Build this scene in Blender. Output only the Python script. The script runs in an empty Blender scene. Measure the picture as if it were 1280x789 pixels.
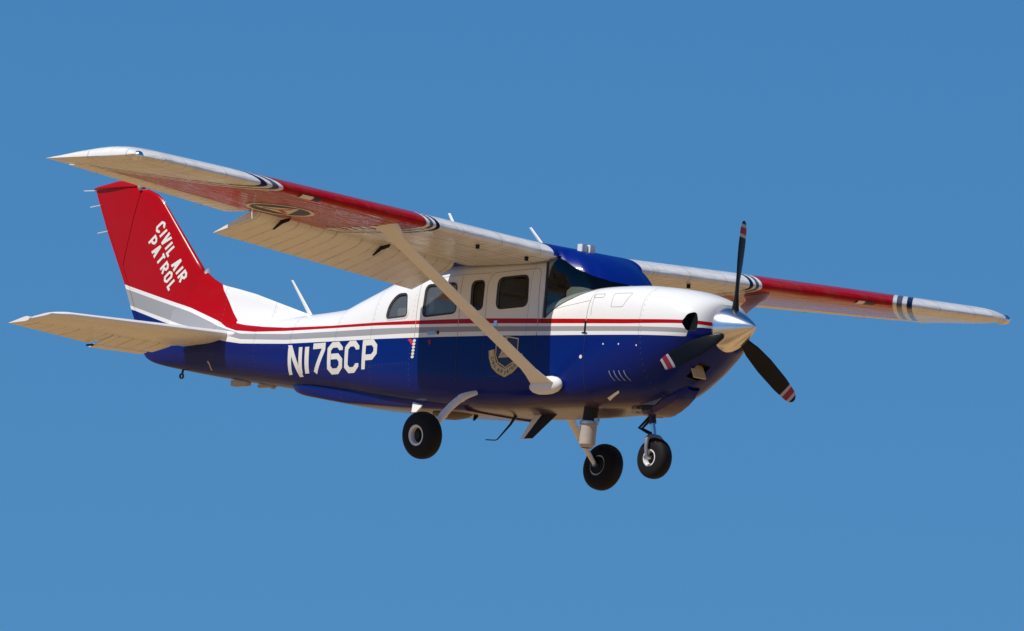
import bpy, bmesh, math, random
from mathutils import Vector, Matrix
random.seed(7)
scene = bpy.context.scene
col = scene.collection
R = math.radians
ALT = 18.6                                  # height of the belly above the airfield, metres

# ---------------------------------------------------------------- camera (a long lens on the ground, ~150 m away)
cam_d = bpy.data.cameras.new('camera')
cam = bpy.data.objects.new('camera', cam_d)
col.objects.link(cam)
CP = Vector((105.84516, -103.61500, -16.89594 + ALT))
cf = Vector((-0.71772402, 0.68638943, 0.11722534))
cr = Vector((0.69535293, 0.71539452, 0.06851986))
cu = Vector((0.03683106, -0.13069134, 0.99073874))
aim = Vector((-2.5, 0, .8 + ALT)) + cr * (81.2 / 139.6) + cu * (20.9 / 139.6)
nf = (aim - CP).normalized()
nr = nf.cross(cu).normalized()
nu = nr.cross(nf)
cam.matrix_world = Matrix(((nr.x, nu.x, -nf.x, CP.x), (nr.y, nu.y, -nf.y, CP.y), (nr.z, nu.z, -nf.z, CP.z), (0, 0, 0, 1)))
cam_d.sensor_width = 36
cam_d.lens = 36 * 139.6 * 151.0 / 1280
cam_d.clip_start = .5
cam_d.clip_end = 60000
scene.camera = cam

# ---------------------------------------------------------------- sky, sun, exposure
SUN = Vector((-.055, -.60, .80)).normalized()          # towards the sun: high, off the right wing
sun_el = math.asin(SUN.z)
sun_rot = math.atan2(SUN.x, SUN.y)
world = bpy.data.worlds.new('World')
scene.world = world
world.use_nodes = True
wn, wl = world.node_tree.nodes, world.node_tree.links
bg = wn['Background']
sky = wn.new('ShaderNodeTexSky')
sky.sky_type = 'NISHITA'
sky.sun_disc = False
sky.sun_elevation = sun_el
sky.sun_rotation = sun_rot
sky.altitude = 1000
sky.air_density = 1.2
sky.dust_density = 0.0
sky.ozone_density = 3.0
stc = wn.new('ShaderNodeTexCoord')
sup = wn.new('ShaderNodeVectorMath'); sup.operation = 'ADD'; sup.inputs[1].default_value = (0, 0, .14)
snm = wn.new('ShaderNodeVectorMath'); snm.operation = 'NORMALIZE'
wl.new(stc.outputs['Generated'], sup.inputs[0]); wl.new(sup.outputs[0], snm.inputs[0]); wl.new(snm.outputs[0], sky.inputs['Vector'])
hs = wn.new('ShaderNodeHueSaturation')
hs.inputs['Saturation'].default_value = 1.38
hs.inputs['Value'].default_value = .99
wl.new(sky.outputs[0], hs.inputs['Color'])
wl.new(hs.outputs[0], bg.inputs['Color'])
bg.inputs['Strength'].default_value = .10
sun_d = bpy.data.lights.new('sun', 'SUN')
sun_d.energy = 4.05
sun_d.angle = R(.53)
sun_d.color = (1, .95, .87)
sun = bpy.data.objects.new('sun', sun_d)
col.objects.link(sun)
sun.location = (0, -30, 80)
sun.rotation_euler = SUN.to_track_quat('Z', 'Y').to_euler()
scene.view_settings.view_transform = 'Standard'
scene.view_settings.look = 'None'
scene.view_settings.exposure = 0.0
scene.view_settings.gamma = 1.0
scene.view_settings.use_curve_mapping = False

# ---------------------------------------------------------------- helpers
def tag(o, label=None, cat=None, group=None, kind=None):
    for k, v in (('label', label), ('category', cat), ('group', group), ('kind', kind)):
        if v: o[k] = v
    return o
class MB:
    """collects shapes for ONE mesh object"""
    def __init__(s): s.v, s.f, s.m, s.flat = [], [], [], set()
    def vert(s, p): s.v.append(tuple(p)); return len(s.v) - 1
    def face(s, idx, mat=0, flat=False):
        s.f.append(tuple(idx)); s.m.append(mat)
        if flat: s.flat.add(len(s.f) - 1)
    def loft(s, rings, closed=True, cap0=False, cap1=False, mat=0, matfn=None):
        ids = [[s.vert(p) for p in r] for r in rings]
        n = len(ids[0])
        for i in range(len(ids) - 1):
            for j in range(n if closed else n - 1):
                k = (j + 1) % n
                s.face((ids[i][j], ids[i][k], ids[i + 1][k], ids[i + 1][j]), matfn(i, j) if matfn else mat)
        if cap0: s.face(ids[0][::-1], mat, True)
        if cap1: s.face(ids[-1], mat, True)
        return ids
    def tube(s, path, rad, n=12, mat=0, cap=True, flatten=None):
        """round (or flattened, with a direction and factor) tube along a path"""
        path = [Vector(p) for p in path]
        if not hasattr(rad, '__len__'): rad = [rad] * len(path)
        rings = []
        ref = None
        for i, p in enumerate(path):
            d = (path[min(i + 1, len(path) - 1)] - path[max(i - 1, 0)]).normalized()
            if ref is None:
                ref = Vector((1, 0, 0)) if abs(d.x) < .8 else Vector((0, 0, 1))
            a = (ref - d * ref.dot(d)).normalized(); b = d.cross(a); ref = a
            rings.append([p + a * math.cos(t) * rad[i] + b * math.sin(t) * rad[i] * (flatten or 1) for t in [2 * math.pi * k / n for k in range(n)]])
        s.loft(rings, True, cap, cap, mat)
    def strut(s, path, chord, thick, mat=0, n=10):
        """streamlined section, chord along x"""
        rings = []
        for p, c, t in zip(path, chord, thick):
            p = Vector(p); r = []
            for k in range(2 * n):
                a = 2 * math.pi * k / (2 * n)
                u = .5 - .5 * math.cos(a)
                h = 2.6 * (.2969 * math.sqrt(u) - .126 * u - .3516 * u * u + .2843 * u ** 3 - .1036 * u ** 4) * t
                r.append(p + Vector((c * (.4 - u), h * (1 if a < math.pi else -1), 0)))
            rings.append(r)
        s.loft(rings, True, True, True, mat)
    def box(s, c, size, mat=0, rot=None):
        c = Vector(c); h = Vector(size) / 2
        pts = [Vector((x, y, z)) for x in (-h.x, h.x) for y in (-h.y, h.y) for z in (-h.z, h.z)]
        if rot: pts = [rot @ p for p in pts]
        i = [s.vert(c + p) for p in pts]
        for f in ((0, 1, 3, 2), (4, 6, 7, 5), (0, 4, 5, 1), (2, 3, 7, 6), (0, 2, 6, 4), (1, 5, 7, 3)):
            s.face([i[k] for k in f], mat, True)
    def prism(s, poly, a, b, mat=0):
        """polygon of 3D points moved by vectors a and b to form a closed prism"""
        A = [s.vert(Vector(p) + Vector(a)) for p in poly]; B = [s.vert(Vector(p) + Vector(b)) for p in poly]
        n = len(poly)
        s.face(A[::-1], mat, True); s.face(B, mat, True)
        for j in range(n):
            k = (j + 1) % n
            s.face((A[j], A[k], B[k], B[j]), mat, True)
    def lathe(s, prof, c, ax, n=40, mat=0, matfn=None):
        """profile (axial, radius) about an axis"""
        ax = Vector(ax).normalized(); c = Vector(c)
        a = ax.orthogonal().normalized(); b = ax.cross(a)
        rings = [[c + ax * h + (a * math.cos(t) + b * math.sin(t)) * max(r, 1e-4) for t in [2 * math.pi * k / n for k in range(n)]] for h, r in prof]
        s.loft(rings, True, False, False, mat, matfn)
    def build(s, name, mats, parent=None, smooth=True, angle=40):
        me = bpy.data.meshes.new(name)
        me.from_pydata(s.v, [], s.f)
        for m in (mats if isinstance(mats, (list, tuple)) else [mats]): me.materials.append(m)
        bm = bmesh.new(); bm.from_mesh(me)
        for i, f in enumerate(bm.faces):
            f.material_index = s.m[i]
            f.smooth = smooth
        bmesh.ops.recalc_face_normals(bm, faces=bm.faces)
        if smooth:
            ca = math.cos(R(angle))
            for e in bm.edges:
                if len(e.link_faces) == 2:
                    try:
                        if e.link_faces[0].normal.dot(e.link_faces[1].normal) < ca: e.smooth = False
                    except Exception: pass
        bm.to_mesh(me); bm.free()
        o = bpy.data.objects.new(name, me)
        col.objects.link(o)
        if parent: o.parent = parent
        return o

# ---------------------------------------------------------------- materials
def nmat(name):
    m = bpy.data.materials.new(name); m.use_nodes = True
    nt = m.node_tree
    return m, nt, nt.nodes['Principled BSDF']
def node(nt, t, **kw):
    n = nt.nodes.new(t)
    for k, v in kw.items(): setattr(n, k, v)
    return n
def inp(nt, n, k, v):
    if isinstance(v, bpy.types.NodeSocket): nt.links.new(v, n.inputs[k])
    else: n.inputs[k].default_value = v
def mth(nt, op, a, b=0.0, clamp=False):
    n = node(nt, 'ShaderNodeMath', operation=op); n.use_clamp = clamp
    inp(nt, n, 0, a); inp(nt, n, 1, b)
    return n.outputs[0]
def mixc(nt, f, a, b):
    n = node(nt, 'ShaderNodeMix', data_type='RGBA')
    inp(nt, n, 0, f)
    for k, v in ((6, a), (7, b)):
        inp(nt, n, k, v if isinstance(v, bpy.types.NodeSocket) else (*v, 1))
    return n.outputs[2]
def noise(nt, scale, detail=4, rough=.55, vec=None):
    n = node(nt, 'ShaderNodeTexNoise'); n.inputs['Scale'].default_value = scale
    n.inputs['Detail'].default_value = detail; n.inputs['Roughness'].default_value = rough
    if vec is not None: nt.links.new(vec, n.inputs['Vector'])
    return n.outputs['Fac']
def objco(nt, scale=(1, 1, 1)):
    tc = node(nt, 'ShaderNodeTexCoord'); mp = node(nt, 'ShaderNodeMapping')
    mp.inputs['Scale'].default_value = scale
    nt.links.new(tc.outputs['Object'], mp.inputs['Vector'])
    return mp.outputs['Vector']
def ramp(nt, f, p0, p1):
    n = node(nt, 'ShaderNodeMapRange'); n.clamp = True
    inp(nt, n, 'Value', f); n.inputs['From Min'].default_value = p0; n.inputs['From Max'].default_value = p1
    return n.outputs[0]
WHITE, RED, BLUE, GREY, NAVY = (.80, .785, .75), (.41, .0016, .0026), (.0012, .0135, .150), (.33, .33, .335), (.008, .011, .050)
def paint_finish(nt, b, colour, rough=.28, coat=.05, grime=.22, buckle=.25, spec=.22):
    """gloss aircraft paint: soft dirt, streaks along the airflow, slightly buckled skin"""
    v1 = objco(nt, (.6, 2.2, 2.2)); n1 = noise(nt, 2.2, 6, .6, v1)
    v2 = objco(nt, (1, 1, 1)); n2 = noise(nt, 9, 5, .6, v2)
    d = mth(nt, 'MULTIPLY', ramp(nt, n1, .52, .80), ramp(nt, n2, .35, .75))
    d = mth(nt, 'MULTIPLY', d, grime)
    c = mixc(nt, d, colour, (.20, .155, .11))
    inp(nt, b, 'Base Color', c)
    inp(nt, b, 'Roughness', mth(nt, 'ADD', mth(nt, 'MULTIPLY', n2, .16), rough - .08))
    b.inputs['Specular IOR Level'].default_value = spec
    b.inputs['Coat Weight'].default_value = coat
    b.inputs['Coat Roughness'].default_value = .06
    bp = node(nt, 'ShaderNodeBump'); bp.inputs['Strength'].default_value = buckle; bp.inputs['Distance'].default_value = .012 if buckle < .5 else .02
    n3 = noise(nt, 3.2, 2 if buckle < .5 else 3, .5, objco(nt, (1, 1, 1) if buckle < .5 else (6, .55, 1)))
    nt.links.new(n3, bp.inputs['Height'])
    nt.links.new(bp.outputs[0], b.inputs['Normal']); nt.links.new(bp.outputs[0], b.inputs['Coat Normal'])
def paint(name, colour, **kw):
    m, nt, b = nmat(name)
    rgb = node(nt, 'ShaderNodeRGB'); rgb.outputs[0].default_value = (*colour, 1)
    paint_finish(nt, b, rgb.outputs[0], **kw)
    return m
def plain(name, colour, rough=.5, metal=0.0, coat=0.0, spec=.5, bump=0.0, bscale=60):
    m, nt, b = nmat(name)
    n = noise(nt, 14, 4, .6, objco(nt))
    c = mixc(nt, n, tuple(k * .82 for k in colour), tuple(min(1, k * 1.12) for k in colour))
    inp(nt, b, 'Base Color', c)
    b.inputs['Roughness'].default_value = rough; b.inputs['Metallic'].default_value = metal
    b.inputs['Coat Weight'].default_value = coat; b.inputs['Specular IOR Level'].default_value = spec
    if bump:
        bp = node(nt, 'ShaderNodeBump'); bp.inputs['Strength'].default_value = bump; bp.inputs['Distance'].default_value = .003
        nt.links.new(noise(nt, bscale, 3, .6, objco(nt)), bp.inputs['Height']); nt.links.new(bp.outputs[0], b.inputs['Normal'])
    return m
def fcurve(nt, x, pts):
    """height of a livery line as a function of x (both in metres) by a Float Curve"""
    n = node(nt, 'ShaderNodeFloatCurve')
    xn = mth(nt, 'DIVIDE', mth(nt, 'ADD', x, 7.4), 8.6)
    nt.links.new(xn, n.inputs['Value'])
    c = n.mapping.curves[0]
    q = [((px + 7.4) / 8.6, max(0.0, min(1.0, pz / 2.6))) for px, pz in pts]
    c.points[0].location = q[0]; c.points[1].location = q[-1]
    for a in q[1:-1]: c.points.new(*a)
    for p in c.points: p.handle_type = 'VECTOR'
    n.mapping.update()
    return mth(nt, 'MULTIPLY', n.outputs[0], 2.6)
def livery():
    m, nt, b = nmat('fuselage_paint')
    sx = node(nt, 'ShaderNodeSeparateXYZ'); tc = node(nt, 'ShaderNodeTexCoord')
    nt.links.new(tc.outputs['Object'], sx.inputs[0])
    x, z = sx.outputs[0], sx.outputs[2]
    lines = [
        ([(-7.4, 2.6), (-5.98, 2.6), (-5.72, 1.75), (-5.45, 1.31), (-5.26, 1.08), (-5.13, .965), (-4.96, .935), (-4.66, .900), (-4.30, .871), (-3.61, .849), (-2.94, .841), (-2.36, .829), (-1.51, .814), (-.637, .780), (.276, .746), (.947, .730), (1.2, .726)], RED),
        ([(-7.4, 1.57), (-6.72, 1.38), (-5.81, 1.138), (-5.40, .995), (-5.22, .925), (-5.05, .884), (-4.77, .857), (-4.28, .837), (-3.60, .824), (-2.93, .813), (-2.348, .794), (-1.50, .768), (-.62, .736), (.284, .706), (.952, .698), (1.2, .690)], WHITE),
        ([(-7.4, 1.53), (-6.72, 1.345), (-5.81, 1.10), (-5.40, .955), (-4.97, .850), (-4.27, .808), (-3.59, .793), (-2.92, .783), (-2.29, .765), (-1.50, .742), (-.61, .710), (.47, .676), (.90, .660), (1.2, .60)], GREY),
        ([(-7.4, 1.40), (-6.65, 1.19), (-5.9, .985), (-5.37, .885), (-4.95, .797), (-4.25, .752), (-3.575, .737), (-2.91, .724), (-2.28, .714), (-1.49, .695), (-.60, .666), (.477, .633), (.90, .618), (1.2, .6)], WHITE),
        ([(-7.4, 1.35), (-6.6, 1.145), (-5.9, .945), (-5.60, .870), (-5.18, .790), (-4.94, .757), (-4.24, .716), (-3.57, .701), (-2.90, .688), (-2.27, .672), (-1.48, .654), (-.60, .629), (.48, .601), (.86, .588), (.93, .585), (.955, .66), (1.2, .69)], BLUE)]
    c = mixc(nt, 0.0, WHITE, WHITE)
    for pts, colr in lines:
        c = mixc(nt, mth(nt, 'LESS_THAN', z, fcurve(nt, x, pts)), c, colr)
    # lap seams of the skin panels
    sm = 0.0
    for xs in (-5.40, -4.74, -4.18, -3.50, -2.98, -.90, .46):
        sm = mth(nt, 'ADD', sm, mth(nt, 'LESS_THAN', mth(nt, 'ABSOLUTE', mth(nt, 'SUBTRACT', x, xs)), .0035))
    lap = mth(nt, 'MULTIPLY', mth(nt, 'LESS_THAN', mth(nt, 'ABSOLUTE', mth(nt, 'SUBTRACT', z, .432)), .004), mth(nt, 'LESS_THAN', x, -2.4))
    sm = mth(nt, 'MULTIPLY', mth(nt, 'ADD', sm, lap, True), .32)
    c = mixc(nt, sm, c, (.02, .02, .025))
    rv = 0.0
    for xs in (-5.40, -4.74, -4.18, -3.50, -2.98, -2.42, .46):
        rv = mth(nt, 'ADD', rv, mth(nt, 'LESS_THAN', mth(nt, 'ABSOLUTE', mth(nt, 'SUBTRACT', x, xs + .022)), .0055))
    rv = mth(nt, 'MULTIPLY', rv, mth(nt, 'LESS_THAN', mth(nt, 'FRACT', mth(nt, 'DIVIDE', z, .048)), .28))
    rl = mth(nt, 'LESS_THAN', mth(nt, 'ABSOLUTE', mth(nt, 'SUBTRACT', z, .452)), .0055)
    rl = mth(nt, 'MULTIPLY', mth(nt, 'MULTIPLY', rl, mth(nt, 'LESS_THAN', x, -2.4)), mth(nt, 'LESS_THAN', mth(nt, 'FRACT', mth(nt, 'DIVIDE', x, .048)), .28))
    c = mixc(nt, mth(nt, 'MULTIPLY', mth(nt, 'ADD', rv, rl, True), .30), c, (.10, .10, .11))
    # exhaust and oil film under the belly, with its own streaky shape
    v = objco(nt, (.35, 3.0, 3.0))
    st = mth(nt, 'MULTIPLY', ramp(nt, noise(nt, 3, 5, .6, v), .38, .66), ramp(nt, z, .16, .02))
    c = mixc(nt, mth(nt, 'MULTIPLY', mth(nt, 'ADD', mth(nt, 'MULTIPLY', st, .6), mth(nt, 'MULTIPLY', ramp(nt, z, .10, .01), .35)), .9), c, (.12, .068, .032))
    paint_finish(nt, b, c, rough=.22, coat=.04, grime=.05, buckle=.20, spec=.16)
    return m
def wing_paint(name='wing_paint'):
    m, nt, b = nmat(name)
    sx = node(nt, 'ShaderNodeSeparateXYZ'); tc = node(nt, 'ShaderNodeTexCoord')
    nt.links.new(tc.outputs['Object'], sx.inputs[0])
    x, y = sx.outputs[0], sx.outputs[1]
    ay = mth(nt, 'ABSOLUTE', y)
    qi = mth(nt, 'ADD', ay, mth(nt, 'MULTIPLY', mth(nt, 'ADD', x, .66), .15))
    qo = mth(nt, 'ADD', ay, mth(nt, 'MULTIPLY', mth(nt, 'ADD', x, .69), 1.1))
    c = mixc(nt, 0.0, WHITE, WHITE)
    stripes = ((1.94, NAVY), (1.985, WHITE), (2.02, (.10, .10, .14)), (2.06, WHITE), (2.10, RED), (3.80, WHITE), (3.85, (.10, .10, .14)), (3.92, WHITE), (3.98, NAVY), (4.05, WHITE))
    for a, colr in stripes:
        c = mixc(nt, mth(nt, 'GREATER_THAN', qi if a < 3 else qo, a), c, colr)
    c = mixc(nt, mth(nt, 'GREATER_THAN', ay, 5.17), c, WHITE)
    fy = mth(nt, 'ABSOLUTE', mth(nt, 'SUBTRACT', mth(nt, 'FRACT', mth(nt, 'DIVIDE', y, .47)), .5))
    sm = mth(nt, 'LESS_THAN', fy, .009)
    for xs in (-.93, -1.42):
        sm = mth(nt, 'ADD', sm, mth(nt, 'LESS_THAN', mth(nt, 'ABSOLUTE', mth(nt, 'SUBTRACT', x, xs)), .007), True)
    c = mixc(nt, mth(nt, 'MULTIPLY', sm, .35), c, (.05, .035, .025))
    # dirt streaks running back from the leading edge
    v = objco(nt, (.5, 6.0, 1.0))
    st = ramp(nt, noise(nt, 1.6, 5, .65, v), .46, .72)
    c = mixc(nt, mth(nt, 'MULTIPLY', st, .22), c, (.20, .115, .05))
    paint_finish(nt, b, c, rough=.11, coat=.0, grime=.14, buckle=1.0, spec=.14)
    return m
M = {}
M['livery'] = livery()
M['wing'] = wing_paint()
def ribbed(name):
    m, nt, b = nmat(name)
    sx = node(nt, 'ShaderNodeSeparateXYZ'); tc = node(nt, 'ShaderNodeTexCoord')
    nt.links.new(tc.outputs['Object'], sx.inputs[0])
    fr = mth(nt, 'FRACT', mth(nt, 'DIVIDE', sx.outputs[1], .155))
    ln = mth(nt, 'LESS_THAN', mth(nt, 'ABSOLUTE', mth(nt, 'SUBTRACT', fr, .5)), .045)
    wob = noise(nt, 6, 3, .6, objco(nt))
    c = mixc(nt, mth(nt, 'MULTIPLY', ln, mth(nt, 'MULTIPLY', ramp(nt, wob, .3, .6), .55)), WHITE, (.20, .15, .10))
    paint_finish(nt, b, c, grime=.25)
    return m
M['ribbed'] = ribbed('beaded_skin_paint')
M['white'] = paint('white_paint', WHITE)
M['red'] = paint('red_paint', RED)
M['blue'] = paint('blue_paint', (.0014, .015, .20), rough=.36, grime=.05)
M['letter'] = paint('white_lettering', (.76, .73, .66), grime=.1)
M['interior'] = plain('cabin_lining', (.13, .122, .105), .85)
M['dark'] = plain('black_metal', (.006, .006, .007), .5, spec=.25)
M['rubber'] = plain('tyre_rubber', (.0065, .0065, .007), .7, spec=.25, bump=.3)
M['gasket'] = plain('window_gasket', (.02, .02, .022), .6)
M['chrome'] = plain('polished_metal', (.86, .84, .82), .24, 1.0)
M['steel'] = plain('steel', (.50, .49, .47), .35, 1.0)
M['soot_shade'] = plain('soot_and_shade', (.02, .017, .015), .8)  # exhaust soot, and the painted dark of the cowl outlet
M['pipe'] = plain('exhaust_metal', (.50, .42, .34), .6, .1)
M['belly'] = plain('stained_fairing', (.10, .06, .035), .5)
M['visor'] = plain('glareshield_cover', (.34, .32, .26), .85)
M['panel'] = plain('stained_access_panel', (.40, .29, .18), .5)
M['seam'] = plain('panel_seam', (.42, .41, .39), .7)
M['grey'] = plain('grey_decal', (.20, .21, .24), .5)
M['tan'] = plain('tan_bounce', (.70, .45, .20), .8)
M['fabric'] = plain('seat_fabric', (.26, .26, .27), .9)
M['yellow'] = plain('gold_trim', (.70, .44, .06), .5)
M['scroll'] = plain('scroll_cream', (.62, .52, .30), .5)
M['tipwhite'] = plain('muted_tip_white', (.50, .47, .45), .6)  # tip-band white toned down to grey
M['tipred'] = plain('muted_tip_red', (.34, .015, .03), .6)  # tip-band red, darkened
M['seal'] = plain('decal_white', (.78, .76, .70), .5)
M['navy'] = plain('decal_navy', (.008, .016, .07), .5)
M['pink'] = plain('decal_red', (.62, .02, .05), .5)
M['lens'] = plain('lamp_reflector', (.75, .76, .80), .18, .6)
def glass(name, refl, trans, veil=0.0):
    m, nt, b = nmat(name)
    out = nt.nodes['Material Output']
    g = node(nt, 'ShaderNodeBsdfGlossy'); g.inputs['Roughness'].default_value = .005; g.inputs['Color'].default_value = (*refl[1], 1)
    t = node(nt, 'ShaderNodeBsdfTransparent'); t.inputs['Color'].default_value = (*trans, 1)
    lw = node(nt, 'ShaderNodeLayerWeight'); lw.inputs['Blend'].default_value = .5
    f = mth(nt, 'ADD', mth(nt, 'MULTIPLY', mth(nt, 'POWER', lw.outputs['Facing'], 5.0), .9), refl[0] + .04, True)
    mx = node(nt, 'ShaderNodeMixShader')
    nt.links.new(f, mx.inputs[0]); nt.links.new(t.outputs[0], mx.inputs[1]); nt.links.new(g.outputs[0], mx.inputs[2])
    res = mx
    if veil:
        df = node(nt, 'ShaderNodeBsdfDiffuse'); df.inputs['Color'].default_value = (.30, .30, .32, 1)  # grey diffuse stands in for the haze of reflected sky on rear panes
        res = node(nt, 'ShaderNodeMixShader'); res.inputs[0].default_value = veil
        nt.links.new(mx.outputs[0], res.inputs[1]); nt.links.new(df.outputs[0], res.inputs[2])
    nt.links.new(res.outputs[0], out.inputs['Surface'])
    return m
M['glass'] = glass('window_glass', (.0, (1, 1, 1)), (.55, .60, .58))
M['hazed'] = glass('hazed_glass', (.20, (1, .66, .48)), (.50, .50, .48), .26)
# ---- GEO: fuselage section table, metres, x forward of the firewall, y left, z above the belly
#       x      zbot  ztop   w     zmid  nb   nt   taper
SEC = [(-6.50, .800, .93, .012, .870, 2.0, 2.0, 0.0),
       (-6.44, .715, .99, .022, .860, 2.0, 2.0, 0.0),
       (-6.30, .655, 1.00, .050, .850, 2.1, 2.1, 0.0),
       (-5.90, .575, 1.005, .110, .820, 2.2, 2.2, 0.0),
       (-5.20, .460, 1.005, .205, .760, 2.3, 2.3, 0.0),
       (-4.60, .375, 1.005, .285, .690, 2.7, 2.4, 0.0),
       (-4.26, .328, 1.010, .332, .670, 3.0, 2.5, 0.0),
       (-3.62, .245, 1.040, .412, .650, 3.4, 2.6, 0.0),
       (-3.36, .210, 1.122, .442, .640, 3.6, 2.7, .03),
       (-3.10, .172, 1.210, .475, .630, 3.9, 2.8, .06),
       (-2.65, .110, 1.340, .525, .620, 4.2, 3.2, .08),
       (-2.30, .070, 1.385, .552, .610, 4.5, 4.0, .06),
       (-1.80, .026, 1.400, .570, .600, 5.0, 5.0, .06),
       (-1.20, .002, 1.400, .572, .590, 5.6, 5.5, .06),
       (-0.72, .000, 1.395, .566, .590, 5.6, 5.5, .06)]
NOSE = [(-0.72, .000, 1.000, .566, .590, 5.6, 3.6, .02),
        (-0.45, .001, 1.060, .560, .590, 5.2, 3.8, .02),
        (-0.20, .004, 1.085, .550, .600, 4.2, 3.8, .02),
        (0.00, .010, 1.092, .540, .610, 3.3, 3.6, .02),
        (0.25, .025, 1.090, .525, .625, 2.6, 3.4, .02),
        (0.50, .085, 1.070, .500, .640, 2.2, 3.0, .02),
        (0.72, .205, 1.040, .465, .660, 2.05, 2.7, .02),
        (0.88, .330, 1.000, .420, .675, 2.0, 2.4, .02),
        (0.98, .420, .965, .365, .685, 2.0, 2.3, .0),
        (1.04, .475, .930, .290, .690, 2.2, 2.2, .0),
        (1.06, .490, .905, .220, .700, 2.1, 2.1, .0)]
def _interp(tab, x):
    n = len(tab)
    if x <= tab[0][0]: return tab[0][1:]
    if x >= tab[-1][0]: return tab[-1][1:]
    i = 0
    while tab[i + 1][0] < x: i += 1
    a, b = tab[i], tab[i + 1]
    h = b[0] - a[0]
    t = (x - a[0]) / h
    out = []
    for k in range(1, len(a)):
        d = (b[k] - a[k]) / h
        def slope(j):                      # monotone cubic (Fritsch-Carlson)
            if j == 0: return (tab[1][k] - tab[0][k]) / (tab[1][0] - tab[0][0])
            if j == n - 1: return (tab[-1][k] - tab[-2][k]) / (tab[-1][0] - tab[-2][0])
            d0 = (tab[j][k] - tab[j - 1][k]) / (tab[j][0] - tab[j - 1][0])
            d1 = (tab[j + 1][k] - tab[j][k]) / (tab[j + 1][0] - tab[j][0])
            return 0.0 if d0 * d1 <= 0 else 2 * d0 * d1 / (d0 + d1)
        m0, m1 = slope(i), slope(i + 1)
        t2, t3 = t * t, t * t * t
        out.append((2*t3 - 3*t2 + 1)*a[k] + (t3 - 2*t2 + t)*h*m0 + (-2*t3 + 3*t2)*b[k] + (t3 - t2)*h*m1)
    return out
def sec(x): return _interp(SEC if x < -0.72 else NOSE, x)
def side_y(x, z):
    zb, zt, w, zm, nb, nt, tp = sec(x)
    if z >= zm:
        t = min(.999, (z - zm) / (zt - zm))
        return w * (1 - t ** nt) ** (1 / nt) * (1 - tp * t)
    t = min(.999, (zm - z) / (zm - zb))
    return w * (1 - t ** nb) ** (1 / nb)
# ---- END GEO

# ---------------------------------------------------------------- ground (out of frame below, seen in the paint)
def ground():
    m, nt, b = nmat('dry_airfield_ground')
    n1 = noise(nt, .004, 5, .6, objco(nt)); n2 = noise(nt, .07, 5, .6, objco(nt)); n3 = noise(nt, 1.5, 4, .6, objco(nt))
    c = mixc(nt, ramp(nt, n1, .42, .62), (.55, .320, .122), (.36, .215, .078))
    c = mixc(nt, mth(nt, 'MULTIPLY', ramp(nt, n2, .50, .58), .75), c, (.06, .045, .026))
    c = mixc(nt, mth(nt, 'MULTIPLY', n3, .25), c, (.56, .35, .16))
    inp(nt, b, 'Base Color', c); b.inputs['Roughness'].default_value = .95
    mb = MB(); L = 20000
    n = 24
    ids = [[mb.vert((L * (i / n * 2 - 1) ** 3, L * (j / n * 2 - 1) ** 3, 0)) for j in range(n + 1)] for i in range(n + 1)]
    for i in range(n):
        for j in range(n): mb.face((ids[i][j], ids[i + 1][j], ids[i + 1][j + 1], ids[i][j + 1]))
    o = mb.build('ground', m, smooth=False); tag(o, kind='structure')
ground()

# ---------------------------------------------------------------- the aeroplane: one thing, an Empty at its base
plane = bpy.data.objects.new('airplane', None); col.objects.link(plane)
plane.location = (0, 0, ALT)
plane.empty_display_size = .5
tag(plane, 'red, white and blue single-engine high-wing propeller airplane flying with wheels and flaps down', 'airplane')

def ring(x, n=18):
    zb, zt, w, zm, nb, nt, tp = sec(x)
    pts = []
    def sgn(c, e): return math.copysign(abs(c) ** e, c)
    for k in range(4 * n):
        a = 2 * math.pi * k / (4 * n)
        ca, sa = math.cos(a), math.sin(a)
        e = 2 / (nt if sa >= 0 else nb)
        y = w * sgn(ca, e); t = abs(sgn(sa, e))
        z = zm + (zt - zm) * t if sa >= 0 else zm - (zm - zb) * t
        if sa >= 0: y *= 1 - tp * t
        pts.append((x, y, z))
    return pts
def frange(a, b, st):
    n = max(1, round((b - a) / st)); return [a + (b - a) * i / n for i in range(n + 1)]
def rounded(poly, r, n=6):
    """rounded corners for a 2D polygon"""
    out = []; N = len(poly)
    for i in range(N):
        p0, p, p1 = Vector(poly[i - 1]), Vector(poly[i]), Vector(poly[(i + 1) % N])
        a = (p0 - p); b = (p1 - p)
        rr = r[i] if hasattr(r, '__len__') else r
        ra = min(rr, a.length * .45, b.length * .45)
        A = p + a.normalized() * ra; B = p + b.normalized() * ra
        for k in range(n + 1):
            t = k / n
            q = A * (1 - t) ** 2 + p * 2 * t * (1 - t) + B * t * t
            out.append((q.x, q.y))
    return out
def grow(poly, d):
    """offset a roughly convex polygon outwards by d"""
    cx = sum(p[0] for p in poly) / len(poly); cz = sum(p[1] for p in poly) / len(poly)
    N = len(poly); out = []
    for i in range(N):
        a, b = Vector(poly[i - 1]), Vector(poly[(i + 1) % N])
        t = (b - a).normalized(); nrm = Vector((t.y, -t.x))
        p = Vector(poly[i])
        if nrm.dot(p - Vector((cx, cz))) < 0: nrm = -nrm
        q = p + nrm * d; out.append((q.x, q.y))
    return out
def on_side(x, z, s, off=0.0):
    """point on the fuselage side (s = -1 right, +1 left) pushed out along the local normal"""
    e = .004
    y = side_y(x, z)
    dyx = (side_y(x + e, z) - side_y(x - e, z)) / (2 * e); dyz = (side_y(x, z + e) - side_y(x, z - e)) / (2 * e)
    n = Vector((-dyx, 1, -dyz)).normalized()
    return Vector((x + n.x * off, s * (y + n.y * off), z + n.z * off))
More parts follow.
